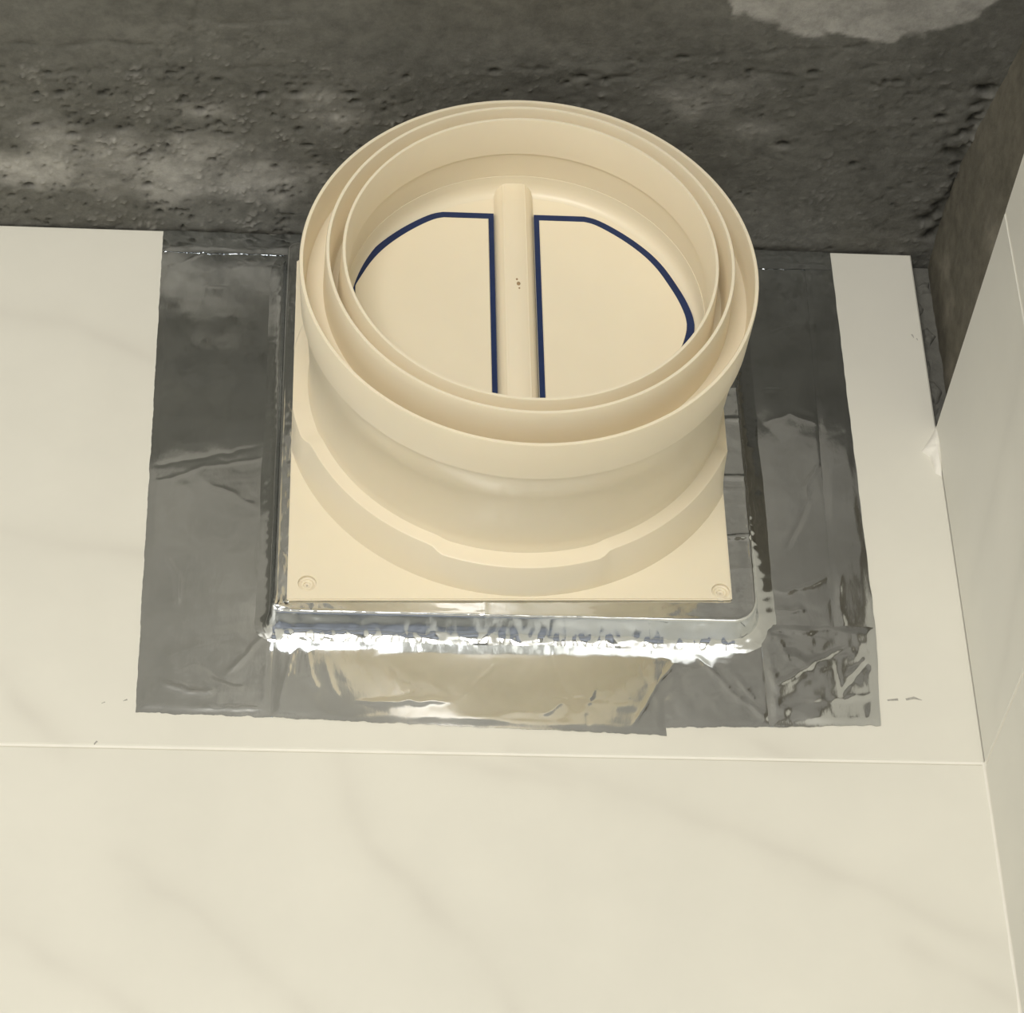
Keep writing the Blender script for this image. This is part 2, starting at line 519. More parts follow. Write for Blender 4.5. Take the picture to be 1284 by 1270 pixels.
tag(link('wall_left', box_mesh('wall_left', ROOM_X0 - 0.1, ROOM_X0, ROOM_Y0, 0.0104, -Z0, CEIL + 0.0005), M_PLASTER), 'pale plastered wall on the far side of the room', kind='structure')
tag(link('floor', box_mesh('floor', ROOM_X0 - 0.1, 0.36, ROOM_Y0 - 0.1, 0.13, -Z0 - 0.1, -Z0), M_FLOOR), 'pale tiled bathroom floor', kind='structure')

def build_front_wall():
    a, b_, c, d = WIN[0], WIN[1], WIN[2] - Z0, WIN[3] - Z0
    bm = bmesh.new()
    for (x0, x1, z0, z1) in ((ROOM_X0 - 0.1, a, -Z0, CEIL), (b_, 0.2399, -Z0, CEIL), (a, b_, -Z0, c), (a, b_, d, CEIL)):
        r = bmesh.ops.create_cube(bm, size=1)
        for v in r['verts']:
            v.co = Vector(((x0 + x1) / 2 + v.co.x * (x1 - x0), ROOM_Y0 - 0.05 + v.co.y * 0.1, (z0 + z1) / 2 + v.co.z * (z1 - z0)))
    me = bpy.data.meshes.new('wall_front'); bm.to_mesh(me); bm.free()
    tag(link('wall_front', me, M_PLASTER), 'pale plastered wall with the daylight window', kind='structure')
    w = bpy.data.objects.new('window_1', None); w.location = ((a + b_) / 2, ROOM_Y0 - 0.05, WIN[2]); col.objects.link(w)
    tag(w, 'white framed window opposite the exhaust valve', kind='structure')
    hw, hh = (b_ - a) / 2, d - c
    for nm, bx in (('window_frame', (-hw, -hw + 0.03, 0, hh)), ('window_frame', (hw - 0.03, hw, 0, hh)), ('window_frame', (-hw + 0.03, hw - 0.03, 0, 0.03)), ('window_frame', (-hw + 0.03, hw - 0.03, hh - 0.03, hh))):
        link(nm, box_mesh(nm, bx[0], bx[1], -0.02, 0.02, bx[2], bx[3]), M_WINFRAME, w)
build_front_wall()

# ---------------------------------------------------------------- wall tiles (each tile its own piece)
def tile_mesh(u0, u1, v0, v1, to3d, thick=0.009, step=None, veins=()):
    """front face grid with a small arris, sides and back; to3d maps (u, v, depth) to a point"""
    e = 0.0007
    def axis(a, b_):
        n = max(2, int((b_ - a) / step)) if step else 1
        return np.concatenate([[a], np.linspace(a + e, b_ - e, n + 1), [b_]])
    us, vs_ = axis(u0, u1), axis(v0, v1)
    nu, nv = len(us), len(vs_)
    U, V = np.meshgrid(us, vs_, indexing='ij')
    Dp = np.zeros_like(U); Dp[0, :] = Dp[-1, :] = e * 0.7; Dp[:, 0] = Dp[:, -1] = e * 0.7
    verts = [to3d(a, b_, c) for a, b_, c in zip(U.ravel(), V.ravel(), Dp.ravel())]
    faces = grid_faces(nu, nv)
    nb = len(verts)
    verts += [to3d(u0, v0, thick), to3d(u1, v0, thick), to3d(u1, v1, thick), to3d(u0, v1, thick)]
    ring = [[i * nv for i in range(nu)], [(nu - 1) * nv + j for j in range(nv)],
            [i * nv + nv - 1 for i in range(nu - 1, -1, -1)], [j for j in range(nv - 1, -1, -1)]]
    for k in range(4):
        faces.append([nb + k, nb + (k + 1) % 4] + ring[k][::-1])
    faces.append([nb, nb + 1, nb + 2, nb + 3])
    me = mesh('tile', verts, faces)
    fix_normals(me)
    val = np.zeros(U.shape)
    if veins:
        wx = np.vectorize(lambda a, b_: noise.noise(Vector((a * 40, b_ * 40, 3.0))))(U, V)
        for k, pl in enumerate(veins):
            d, t = poly_dist(U + 0.003 * wx, V + 0.003 * wx, pl)
            side = 0.5 + 0.5 * np.sin(t * 9 + k)
            core = np.exp(-(d / 0.0034) ** 2) * (0.05 + 0.08 * side)
            halo = np.exp(-(d / 0.0100) ** 2) * 0.11
            val = np.maximum(val, core + halo)
        val = val * (0.85 + 0.5 * wx)
    set_attr(me, 'vein', np.clip(val, 0, 1).ravel().tolist() + [0] * 4)
    return me

ZJ = -0.1695; G = 0.0006
back3d = lambda u, v, d: (u, d, v)
rows = [(ZJ + G, CEIL)]
z = ZJ - G
while z > -Z0 + 0.02:
    rows.append((max(z - 0.2994, -Z0 + 0.001), z)); z -= 0.3006
cols = [(-0.3900, 0.2106), (-0.9912, -0.3912), (ROOM_X0 + 0.001, -0.9924)]
for ri, (a, b_) in enumerate(rows):
    for ci, (c, d) in enumerate(cols):
        fine = ri < 2 and ci == 0
        link('tile', tile_mesh(c, d, a, b_, back3d, 0.0104, 0.0022 if fine else None, VEINS if fine else ()), M_TILE, wall_back)
for ri in range(1, len(rows)):
    zz = rows[ri][1] + G
    link('grout', box_mesh('grout', ROOM_X0 + 0.001, 0.2098, 0.0002, 0.006, zz - G, zz + G), M_GROUT, wall_back)
for ci in range(1, 3):
    xx = cols[ci][1] + G
    link('grout', box_mesh('grout', xx - G, xx + G, 0.0002, 0.006, rows[-1][0], CEIL), M_GROUT, wall_back)

side3d = lambda u, v, d: (XR + d, u, v)
ZRT = 0.0191
rows_s = [(ZJ - 0.0012 + G, ZRT)]
z = ZJ - 0.0012 - G
while z > -Z0 + 0.02:
    rows_s.append((max(z - 0.2994, -Z0 + 0.001), z)); z -= 0.3006
cols_s = [(-0.1532, -0.0003)]
y = -0.1544
while y > ROOM_Y0 + 0.05:
    cols_s.append((max(y - 0.5994, ROOM_Y0 + 0.002), y)); y -= 0.6006
VEINS_S = [[(-0.35, 0.0), (-0.22, -0.05), (-0.16, -0.10), (-0.03, -0.16)], [(-0.20, -0.02), (-0.13, -0.06), (-0.02, -0.09)]]
for ri, (a, b_) in enumerate(rows_s):
    for ci, (c, d) in enumerate(cols_s):
        fine = ri < 2 and ci < 2
        link('tile', tile_mesh(c, d, a, b_, side3d, 0.009, 0.004 if fine else None, VEINS_S if fine else ()), M_TILE_SIDE, wall_right)
for ri in range(1, len(rows_s)):
    zz = rows_s[ri][1] + G
    link('grout', box_mesh('grout', XR + 0.0002, XR + 0.006, ROOM_Y0 + 0.002, -0.0012, zz - G, zz + G), M_GROUT, wall_right)
for ci in range(1, len(cols_s)):
    yy = cols_s[ci][1] + G
    link('grout', box_mesh('grout', XR + 0.0002, XR + 0.006, yy - G, yy + G, -Z0 + 0.001, ZRT - 0.0005), M_GROUT, wall_right)

def corner_bead(name, z0, z1, wid, parent):
    """white filler run down the inside corner, uneven in width"""
    n = max(6, int((z1 - z0) / 0.006)); verts = []; faces = []
    for i in range(n + 1):
        z = z0 + (z1 - z0) * i / n
        w = wid * (0.75 + 0.5 * noise.noise(Vector((z * 70, 1, 2))))
        verts += [(XR - w, -0.00005, z), (XR - w * 0.35, -w * 0.35 - 0.0003, z), (XR + 0.0003, -w - 0.0012, z), (XR + 0.0003, 0.0, z)]
        if i:
            k = 4 * i
            for q in range(4):
                q2 = (q + 1) % 4
                faces.append([k - 4 + q, k - 4 + q2, k + q2, k + q])
    faces += [[3, 2, 1, 0], [4 * n, 4 * n + 1, 4 * n + 2, 4 * n + 3]]
    me = mesh(name, verts, faces); fix_normals(me)
    return link(name, me, M_GROUT, parent)
corner_bead('corner_grout', -0.60, ZJ, 0.0013, wall_back)

def lump(name, outline, height, m, parent, plane='y', wob=0.3, seed=0):
    """low mound of filler over an outline on the wall face"""
    cx = sum(p[0] for p in outline) / len(outline); cz = sum(p[1] for p in outline) / len(outline)
    dense = []
    for i in range(len(outline)):
        a, b_ = outline[i], outline[(i + 1) % len(outline)]
        for k in range(4):
            t = k / 4; dense.append((a[0] + (b_[0] - a[0]) * t, a[1] + (b_[1] - a[1]) * t))
    rings = 6; verts = []; faces = []; n = len(dense)
    for r_ in range(rings):
        s = 1 - r_ / rings
        for (px, pz) in dense:
            x, z = cx + (px - cx) * s, cz + (pz - cz) * s
            hh = height * (1 - s * s) ** 0.5 * (1 + wob * noise.noise(Vector((x * 500, z * 500, seed))))
            verts.append((x, -hh - 0.00002 if s < 1 else 0.0002, z))
    verts.append((cx, -height, cz))
    for r_ in range(rings - 1):
        for i in range(n):
            j = (i + 1) % n
            faces.append([r_ * n + i, r_ * n + j, (r_ + 1) * n + j, (r_ + 1) * n + i])
    for i in range(n): faces.append([(rings - 1) * n + i, (rings - 1) * n + (i + 1) % n, rings * n])
    me = mesh(name, verts, faces, True); fix_normals(me)
    return link(name, me, m, parent)
lump('filler_lump', LUMP[0], 0.0034, M_GROUT, wall_back, seed=1)

for k, (mx, mz, mw, mh, hh) in enumerate(((0.2125, 0.066, 0.0028, 0.0060, 0.0035), (0.2150, 0.050, 0.0034, 0.0075, 0.0045), (0.2165, 0.086, 0.0030, 0.0050, 0.0030), (0.2135, 0.104, 0.0026, 0.0040, 0.0030), (0.2160, 0.033, 0.0030, 0.0065, 0.0040), (0.2180, 0.118, 0.0036, 0.0045, 0.0035))):
    ring = [(mx + mw * math.cos(t * 0.785) * (1 + 0.35 * math.sin(t * 2.3 + k)), mz + mh * math.sin(t * 0.785) * (1 + 0.3 * math.cos(t * 1.7 + k))) for t in range(8)]
    o = lump('mortar_crumb', ring, hh * 0.6, M_SLAB, wall_back, seed=k + 20)
    o.location = (0, 0.0104, 0)

def streak(name, pts, wid, height, m, parent, seed):
    left, right = [], []
    for i, (x, z) in enumerate(pts):
        a = pts[max(0, i - 1)]; c = pts[min(len(pts) - 1, i + 1)]
        dx, dz = c[0] - a[0], c[1] - a[1]; L = math.hypot(dx, dz) or 1
        w = wid * (0.6 + 0.4 * math.sin(i * 2.1 + seed))
        left.append((x - dz / L * w, z + dx / L * w)); right.append((x + dz / L * w, z - dx / L * w))
    return lump(name, left + right[::-1], height, m, parent, seed=seed)
for k, pts in enumerate(MARKS):
    streak('smudge', pts, 0.0007 if k < 2 else 0.0005, 0.00025, M_MARK, wall_back, k)

# ---------------------------------------------------------------- foil tape
_rng = np.random.RandomState(5)
_tab = _rng.uniform(-1, 1, (64, 64, 8))
def facets(X, Zz, cell, seed):
    """piecewise flat relief: random heights on a warped triangle lattice"""
    wx = np.vectorize(lambda a, b_: noise.noise(Vector((a * 0.45 / cell, b_ * 0.45 / cell, seed))))(X, Zz)
    wz = np.vectorize(lambda a, b_: noise.noise(Vector((a * 0.45 / cell, b_ * 0.45 / cell, seed + 17.0))))(X, Zz)
    c, sn = math.cos(seed * 1.7), math.sin(seed * 1.7)
    u = (X * c - Zz * sn) / cell + 0.9 * wx + 100.3; v = (X * sn + Zz * c) / cell * 0.75 + 0.9 * wz + 100.7
    i, j = np.floor(u).astype(int), np.floor(v).astype(int)
    fu, fv = u - i, v - j
    k = int(seed) % 8
    g = lambda a, b_: _tab[a % 64, b_ % 64, k]
    lo = fu + fv < 1
    h1 = g(i, j) + fu * (g(i + 1, j) - g(i, j)) + fv * (g(i, j + 1) - g(i, j))
    h2 = g(i + 1, j + 1) + (1 - fu) * (g(i, j + 1) - g(i + 1, j + 1)) + (1 - fv) * (g(i + 1, j) - g(i + 1, j + 1))
    return np.where(lo, h1, h2)

def foil_height(X, Zz, amp, creases, seed, cw=0.00085, ca=0.00034, fine=0.16):
    fx = np.vectorize(lambda a, b_: noise.noise(Vector((a * 24, b_ * 20, seed))))(X, Zz)
    f3 = np.vectorize(lambda a, b_: noise.noise(Vector((a * 190, b_ * 160, seed + 9.0))))(X, Zz)
    h = amp * (0.6 * fx + 0.55 * facets(X, Zz, 0.017, seed) + fine * facets(X, Zz, 0.0065, seed + 3) + fine * 0.35 * facets(X, Zz, 0.0034, seed + 2) + 0.05 * f3)
    for k, pl in enumerate(creases):
        d, t = poly_dist(X + 0.0016 * fx, Zz + 0.0014 * f3, pl)
        taper = np.clip(np.minimum(t, 1 - t) * 6 + 0.15, 0, 1)
        w = cw * (0.7 + 0.8 * ((k * 7) % 5) / 5)
        sgn = -0.6 if k % 3 == 1 else 1.0
        h = h + sgn * ca * (0.5 + 0.6 * ((k * 11) % 7) / 7) * np.exp(-d / w) * taper
    return h

def tape(name, corners, lift, amp, creases, seed, label, step=0.0009, ragged=0.0006, amp_fn=None, fine=0.16):
    """corners: lower-left, lower-right, upper-right, upper-left on the tile face"""
    A, B, C, Dd = [np.array(c) for c in corners]
    wid = max(np.linalg.norm(B - A), np.linalg.norm(C - Dd)); hei = max(np.linalg.norm(Dd - A), np.linalg.norm(C - B))
    nu, nv = max(3, int(wid / step)), max(3, int(hei / step))
    U, V = np.meshgrid(np.linspace(0, 1, nu), np.linspace(0, 1, nv), indexing='ij')
    P = ((1 - U) * (1 - V))[..., None] * A + (U * (1 - V))[..., None] * B + (U * V)[..., None] * C + ((1 - U) * V)[..., None] * Dd
    X, Zz = P[..., 0].copy(), P[..., 1].copy()
    jx = np.array([noise.noise(Vector((v * 120, seed, 0.5))) + 0.5 * noise.noise(Vector((v * 500, seed, 1.5))) for v in Zz[0]])
    jx2 = np.array([noise.noise(Vector((v * 120, seed + 3, 0.5))) for v in Zz[-1]])
    jz = np.array([noise.noise(Vector((u * 260, seed, 2.5))) + 0.6 * noise.noise(Vector((u * 900, seed, 3.5))) for u in X[:, 0]])
    jz2 = np.array([noise.noise(Vector((u * 260, seed, 4.5))) for u in X[:, -1]])
    X += ragged * 0.5 * (jx[None, :] * (1 - U) ** 8 + jx2[None, :] * U ** 8)
    Zz += ragged * (jz[:, None] * (1 - V) ** 12 + jz2[:, None] * V ** 12)
    h = foil_height(X, Zz, amp, creases, seed, fine=fine)
    if amp_fn is not None: h = h * amp_fn(X, Zz)
    edge = np.minimum(np.minimum(U, 1 - U) * nu, np.minimum(V, 1 - V) * nv)
    h = h * np.clip(edge / 5, 0.25, 1)
    h = np.maximum(h + amp * 0.6, 0) * np.clip(edge / 4, 0.15, 1)
    Y = -(lift + h)
    verts = np.stack([X, Y, Zz], -1).reshape(-1, 3).tolist()
    faces = grid_faces(nu, nv)
    nb = len(verts)
    ring = [i * nv for i in range(nu)] + [(nu - 1) * nv + j for j in range(1, nv)] + [i * nv + nv - 1 for i in range(nu - 2, -1, -1)] + [j for j in range(nv - 2, 0, -1)]
    mx, mz = float(X.mean()), float(Zz.mean())
    for r_ in ring: verts.append([verts[r_][0] - math.copysign(0.0012, verts[r_][0] - mx), -0.00003, verts[r_][2] - math.copysign(0.0012, verts[r_][2] - mz)])
    m = len(ring)
    for r_ in ring: verts.append(list(verts[r_]))
    for i in range(m):
        j = (i + 1) % m
        faces.append([nb + m + j, nb + m + i, nb + i, nb + j])
    ox, oz = float(np.mean([c[0] for c in corners])), float(np.mean([c[1] for c in corners]))
    verts = [(v[0] - ox, v[1], v[2] - oz) for v in verts]
    me = mesh(name, verts, faces, True)
    o = link(name, me, M_FOIL, None, (ox, 0, Z0 + oz))
    return tag(o, label, 'tape', 'strips of foil tape around the raised collar')

tape('foil_tape', [(-0.1640, -0.1519), (-0.1040, -0.1532), (-0.1040, 0.1308), (-0.1678, 0.1308)], 0.00012, 0.00028, CR_LEFT, 1.0,
     'long smooth foil tape strip on the collar side away from the tiled corner',
     amp_fn=lambda X, Zz: 0.7 + 0.9 * np.clip((-0.10 - Zz) / 0.02, 0, 1) + 0.8 * np.clip((Zz - 0.105) / 0.01, 0, 1))
tape('foil_tape', [(0.1130, -0.1060), (0.1525, -0.1060), (0.1570, 0.1308), (0.1100, 0.1308)], 0.00012, 0.00022, CR_RIGHT, 2.0,
     'upright foil tape strip between the raised collar and the narrow outer strip')
tape('foil_tape', [(0.1495, -0.1020), (0.1686, -0.1020), (0.1689, 0.1308), (0.1555, 0.1308)], 0.00032, 0.00020, CR_RIGHT, 3.0,
     'narrow foil tape strip with its long edge on bare tile near the side wall')
tape('foil_tape', [(-0.1052, -0.1534), (0.0690, -0.1585), (0.0690, -0.1040), (-0.1052, -0.1040)], 0.00040, 0.00024, CR_BOT, 4.0,
     'foil tape strip under the collar with a forked crease and hanging lower edge', fine=0.22)
tape('foil_tape', [(0.0610, -0.1546), (0.1175, -0.1530), (0.1175, -0.1040), (0.0610, -0.1040)], 0.00020, 0.00034, CR_BOT, 5.0,
     'short wrinkled foil tape piece under the screw hole nearer the side wall', fine=0.34)
tape('foil_tape', [(0.1154, -0.1532), (0.1655, -0.1512), (0.1688, -0.0985), (0.1154, -0.0985)], 0.00050, 0.00050, CR_RIGHT, 6.0,
     'heavily crumpled square foil tape piece at the lower outer corner', fine=0.40)
tape('foil_tape', [(-0.1672, 0.1170), (0.1684, 0.1190), (0.1684, 0.1310), (-0.1672, 0.1310)], 0.00045, 0.00045, CR_LEFT, 7.0,
     'wrinkled foil tape strip along the slab, mostly hidden behind the valve')

def build_collar():
    """foil wrapped raised block the valve plate sits on"""
    x0, x1, z0, z1 = -0.1048, 0.1116, -0.1075, 0.112
    rad = {'bl': 0.004, 'br': 0.012, 'tr': 0.008, 'tl': 0.005}
    path = []      # point, outward normal
    def arc(cx, cz, r, a0, a1):
        n = max(6, int(r * 1.57 / 0.0008))
        for i in range(n + 1):
            a = a0 + (a1 - a0) * i / n
            path.append((cx + r * math.cos(a), cz + r * math.sin(a), math.cos(a), math.sin(a)))
    def run(ax, az, bx_, bz, nx, nz):
        n = int(math.hypot(bx_ - ax, bz - az) / 0.0011)
        for i in range(1, n):
            t = i / n; path.append((ax + (bx_ - ax) * t, az + (bz - az) * t, nx, nz))
    pi = math.pi
    arc(x0 + rad['bl'], z0 + rad['bl'], rad['bl'], pi, 1.5 * pi)
    run(x0 + rad['bl'], z0, x1 - rad['br'], z0, 0, -1)
    arc(x1 - rad['br'], z0 + rad['br'], rad['br'], 1.5 * pi, 2 * pi)
    run(x1, z0 + rad['br'], x1, z1 - rad['tr'], 1, 0)
    arc(x1 - rad['tr'], z1 - rad['tr'], rad['tr'], 0, 0.5 * pi)
    run(x1 - rad['tr'], z1, x0 + rad['tl'], z1, 0, 1)
    arc(x0 + rad['tl'], z1 - rad['tl'], rad['tl'], 0.5 * pi, pi)
    run(x0, z1 - rad['tl'], x0, z0 + rad['bl'], -1, 0)
    prof = [(-0.0124 + 0.0009 * i, -0.0164) for i in range(13)] + [(-0.0010, -0.0165), (-0.0005, -0.0164), (-0.0001, -0.0163), (0.0001, -0.0161), (0.0003, -0.0145), (0.0004, -0.0125), (0.0005, -0.0105),
            (0.0006, -0.0085), (0.0008, -0.0066), (0.0011, -0.0050), (0.0016, -0.0037), (0.0023, -0.0027), (0.0031, -0.0020), (0.0040, -0.0015), (0.0050, -0.0011), (0.0060, -0.0008), (0.0072, -0.0004), (0.0080, -0.0001)]
    lines = [(-0.0265, 0.0011), (-0.0600, 0.0012), (-0.0420, 0.0004), (-0.0340, 0.0004), (0.0080, 0.0010), (0.0270, 0.0009), (-0.078, 0.0004)]
    verts = []; nP = len(path); nQ = len(prof)
    for (x, z, nx, nz) in path:
        yy = 0.0
        wide = 1.0 + 0.9 * max(0, nx) + 0.5 * max(0, -nx)
        for q, (d, y) in enumerate(prof):
            if d < 0:
                reach = 0.0115 if nz > -0.5 else 0.0075 + 0.0033 * min(1, max(0, (x + 0.1) / 0.2))
                if nx < -0.5: reach = 0.0065
                dd = d * reach / 0.0124
            else: dd = d * wide * (1 if d < 0.0012 else 0.78)
            px, pz = x + nx * dd, z + nz * dd
            wob = noise.noise(Vector((px * 110, pz * 110, q * 0.12)))
            wob2 = noise.noise(Vector((px * 330, pz * 330, 3 + q * 0.25)))
            if d > 0.0004:      # sides and skirt: crumpled
                k = min(1.0, d / 0.003) * (1.0 if d < 0.0062 else 0.3)
                calm = 0.3 if (nx < -0.5) else (0.5 if nx > 0.6 else 1.0)
                off = (0.0010 * wob + 0.00045 * wob2) * k * calm
                px += nx * off; pz += nz * off
                yy = y - (0.0005 * wob + 0.0005 * wob2) * k * calm * (1 if y < -0.0015 else 0.35)
                if nz < -0.7: yy -= 0.0007 * max(0, noise.noise(Vector((px * 170, 2.0, q * 0.05)))) * k
                yy = min(yy, -0.0001)
            else:
                yy = y - 0.00016 * wob - 0.00008 * wob2
                if nx > 0.8:    # overlapping short pieces on the side towards the corner
                    for (lz, la_) in lines:
                        dz = pz - lz - 0.12 * (px - x1) * (1 if lz < -0.05 else 0.1)
                        yy -= la_ * 0.45 * math.exp(-(dz / 0.0011) ** 2)
                if nz < -0.8:
                    yy -= 0.0004 * math.exp(-((px + 0.0115) / 0.0008) ** 2) + 0.0003 * math.exp(-((px + 0.088) / 0.0006) ** 2)
            # pinched foil at the tight corner
            dc = math.hypot(px - x0, pz - z0)
            if dc < 0.012:
                g = math.exp(-(dc / 0.0055) ** 2)
                yy -= g * 0.0018 * (0.5 + wob2)
                px -= 0.0015 * g; pz -= 0.0010 * g * wob
            verts.append((px, yy, pz))
    faces = []
    for i in range(nP):
        j = (i + 1) % nP
        for q in range(nQ - 1):
            faces.append([i * nQ + q, j * nQ + q, j * nQ + q + 1, i * nQ + q + 1])
    back = len(verts)
    me = mesh('collar', verts, faces, True)
    fix_normals(me)
    o = link('foil_wrapped_collar', me, M_FOIL)
    return tag(o, 'raised square collar wrapped in foil under the cream valve plate', 'collar')
build_collar()

# ---------------------------------------------------------------- the exhaust check valve
CX, CZ = 0.0038, 0.0093
valve = bpy.data.objects.new('exhaust_check_valve', None)
valve.location = (CX, 0, Z0 + CZ)
col.objects.link(valve)
tag(valve, 'cream plastic exhaust check valve with round collar and two blue-edged flaps', 'exhaust valve')

def lathe(name, prof, m, n=160, mod=None, parent=valve):
    verts = []; faces = []; k = len(prof)
    for i in range(n):
        a = 2 * math.pi * i / n
        for (r_, y) in prof:
            if mod: r2, y2 = mod(a, r_, y)
            else: r2, y2 = r_, y
            verts.append((r2 * math.cos(a), y2, r2 * math.sin(a)))
        for q in range(k):
            q2 = (q + 1) % k; j = (i + 1) % n
            faces.append([i * k + q, i * k + q2, j * k + q2, j * k + q])
    me = mesh(name, verts, faces, True); fix_normals(me)
    o = link(name, me, m, parent)
    me.set_sharp_from_angle(angle=math.radians(32))
    return o

# mounting plate with countersunk screw holes (outline a touch out of square, as fitted)
def build_plate():
    cs = [(-0.0996, -0.1029), (0.1004, -0.0970), (0.1006, 0.1010), (-0.1006, 0.0990)]
    bm = bmesh.new()
    vf = [bm.verts.new((x - CX, -0.0180, z - CZ)) for x, z in cs]
    vb = [bm.verts.new((x - CX, -0.0167, z - CZ)) for x, z in cs]
    bm.faces.new(vf); bm.faces.new(vb[::-1])
    for i in range(4):
        j = (i + 1) % 4
        bm.faces.new([vf[j], vf[i], vb[i], vb[j]])
    bmesh.ops.recalc_face_normals(bm, faces=bm.faces)
    bmesh.ops.bevel(bm, geom=bm.edges[:], offset=0.0006, segments=2, affect='EDGES')
    me = bpy.data.meshes.new('mounting_plate'); bm.to_mesh(me); bm.free()
    o = link('mounting_plate', me, M_PLASTIC, valve)
    holes = [(-0.0908, -0.0936), (0.0953, -0.0926), (0.0935, 0.094), (-0.0925, 0.092)]
    cutters = []
    for (x, z) in holes:
        for (r_, y0, y1) in ((0.0042, -0.03, -0.010),):
            b2 = bmesh.new()
            bmesh.ops.create_cone(b2, cap_ends=True, segments=28, radius1=r_, radius2=r_, depth=y1 - y0)
            m2 = bpy.data.meshes.new('cut'); b2.to_mesh(m2); b2.free()
            c = bpy.data.objects.new('cut', m2); col.objects.link(c)
            c.rotation_euler = (math.pi / 2, 0, 0); c.location = (x, (y0 + y1) / 2, Z0 + z)
            md = o.modifiers.new('cut', 'BOOLEAN'); md.operation = 'DIFFERENCE'; md.object = c; md.solver = 'EXACT'
            cutters.append(c)
    bpy.context.view_layer.update()
    dg = bpy.context.evaluated_depsgraph_get()
    nm = bpy.data.meshes.new_from_object(o.evaluated_get(dg))
    o.modifiers.clear(); o.data = nm; nm.name = 'mounting_plate'
    for c in cutters: bpy.data.objects.remove(c, do_unlink=True)
    # small raised collars inside the countersinks
    for (x, z) in holes:
        r_ = lathe('screw_hole_rim', [(0.0003, -0.0160), (0.0015, -0.0160), (0.0016, -0.0166), (0.0020, -0.0169), (0.0025, -0.0169), (0.0029, -0.0164), (0.0036, -0.0161), (0.0042, -0.0166), (0.0043, -0.0160), (0.0042, -0.0159), (0.0003, -0.0159)], M_PLASTIC, 28, parent=o)
        r_.location = (x - CX, 0, z - CZ)
build_plate()

def notch(a, r_, y):
    for c in (0, 0.5 * math.pi, math.pi, 1.5 * math.pi, 2 * math.pi):
        d = abs(a - c)
        if d < 0.40 and y < -0.030:
            k = min(1.0, max(0.0, (0.40 - d) / 0.05)); y += 0.0013 * k; r_ += 0.0022 * k if r_ > 0.1 else 0
            break
    # the ring is trimmed flush with the plate's edges
    ca, sa = math.cos(a), math.sin(a)
    if ca < -0.1: r_ = min(r_, (0.0998 + CX) / -ca)
    if ca > 0.1: r_ = min(r_, (0.1003 - CX) / ca)
    if sa < -0.1: r_ = min(r_, (0.0985 + CZ) / -sa)
    if sa > 0.1: r_ = min(r_, (0.0985 - CZ) / sa)
    return r_, y
lathe('flange_ring', [(0.0900, -0.0176), (0.1074, -0.0176), (0.1032, -0.0374), (0.1029, -0.0381), (0.1022, -0.0384), (0.0900, -0.0384)], M_PLASTIC, 240, notch)

lathe('outer_collar', [(0.0920, -0.0350), (0.0974, -0.0350), (0.0968, -0.0384), (0.0962, -0.0400), (0.0961, -0.0430), (0.0962, -0.0470), (0.0976, -0.0780), (0.0980, -0.0786), (0.0989, -0.0955),
       (0.1008, -0.0964), (0.1016, -0.1195), (0.1013, -0.1202), (0.1000, -0.1202), (0.0997, -0.1197), (0.0990, -0.1030), (0.0985, -0.1020), (0.0900, -0.1020)], M_PLASTIC, 200)
lathe('inner_sleeve', [(0.0912, -0.0900), (0.0908, -0.1055), (0.0901, -0.1269), (0.0898, -0.1276), (0.0886, -0.1276), (0.0883, -0.1270), (0.0877, -0.1005), (0.0873, -0.0998), (0.0845, -0.0998),
       (0.0841, -0.1004), (0.0829, -0.1270), (0.0826, -0.1275), (0.0815, -0.1275), (0.0812, -0.1270), (0.0804, -0.1064), (0.0811, -0.1060), (0.0817, -0.0945), (0.0815, -0.0905), (0.0815, -0.0740), (0.0912, -0.0740)], M_PLASTIC, 200)

# inside: seat, spine and the two spring flaps
def disc_ring(name, r_, y0, y1, m):
    return lathe(name, [(0.0005, y0), (r_ - 0.0006, y0), (r_, y0 + 0.0006), (r_, y1), (0.0005, y1)], m, 128)
disc_ring('seat', 0.0812, -0.0814, -0.0784, M_PLASTIC)
lathe('seat_fillet', [(0.0755, -0.0813), (0.0772, -0.0817), (0.0788, -0.0828), (0.0800, -0.0846), (0.0808, -0.0870), (0.0813, -0.0905), (0.0820, -0.0905), (0.0820, -0.0800)], M_PLASTIC, 160)

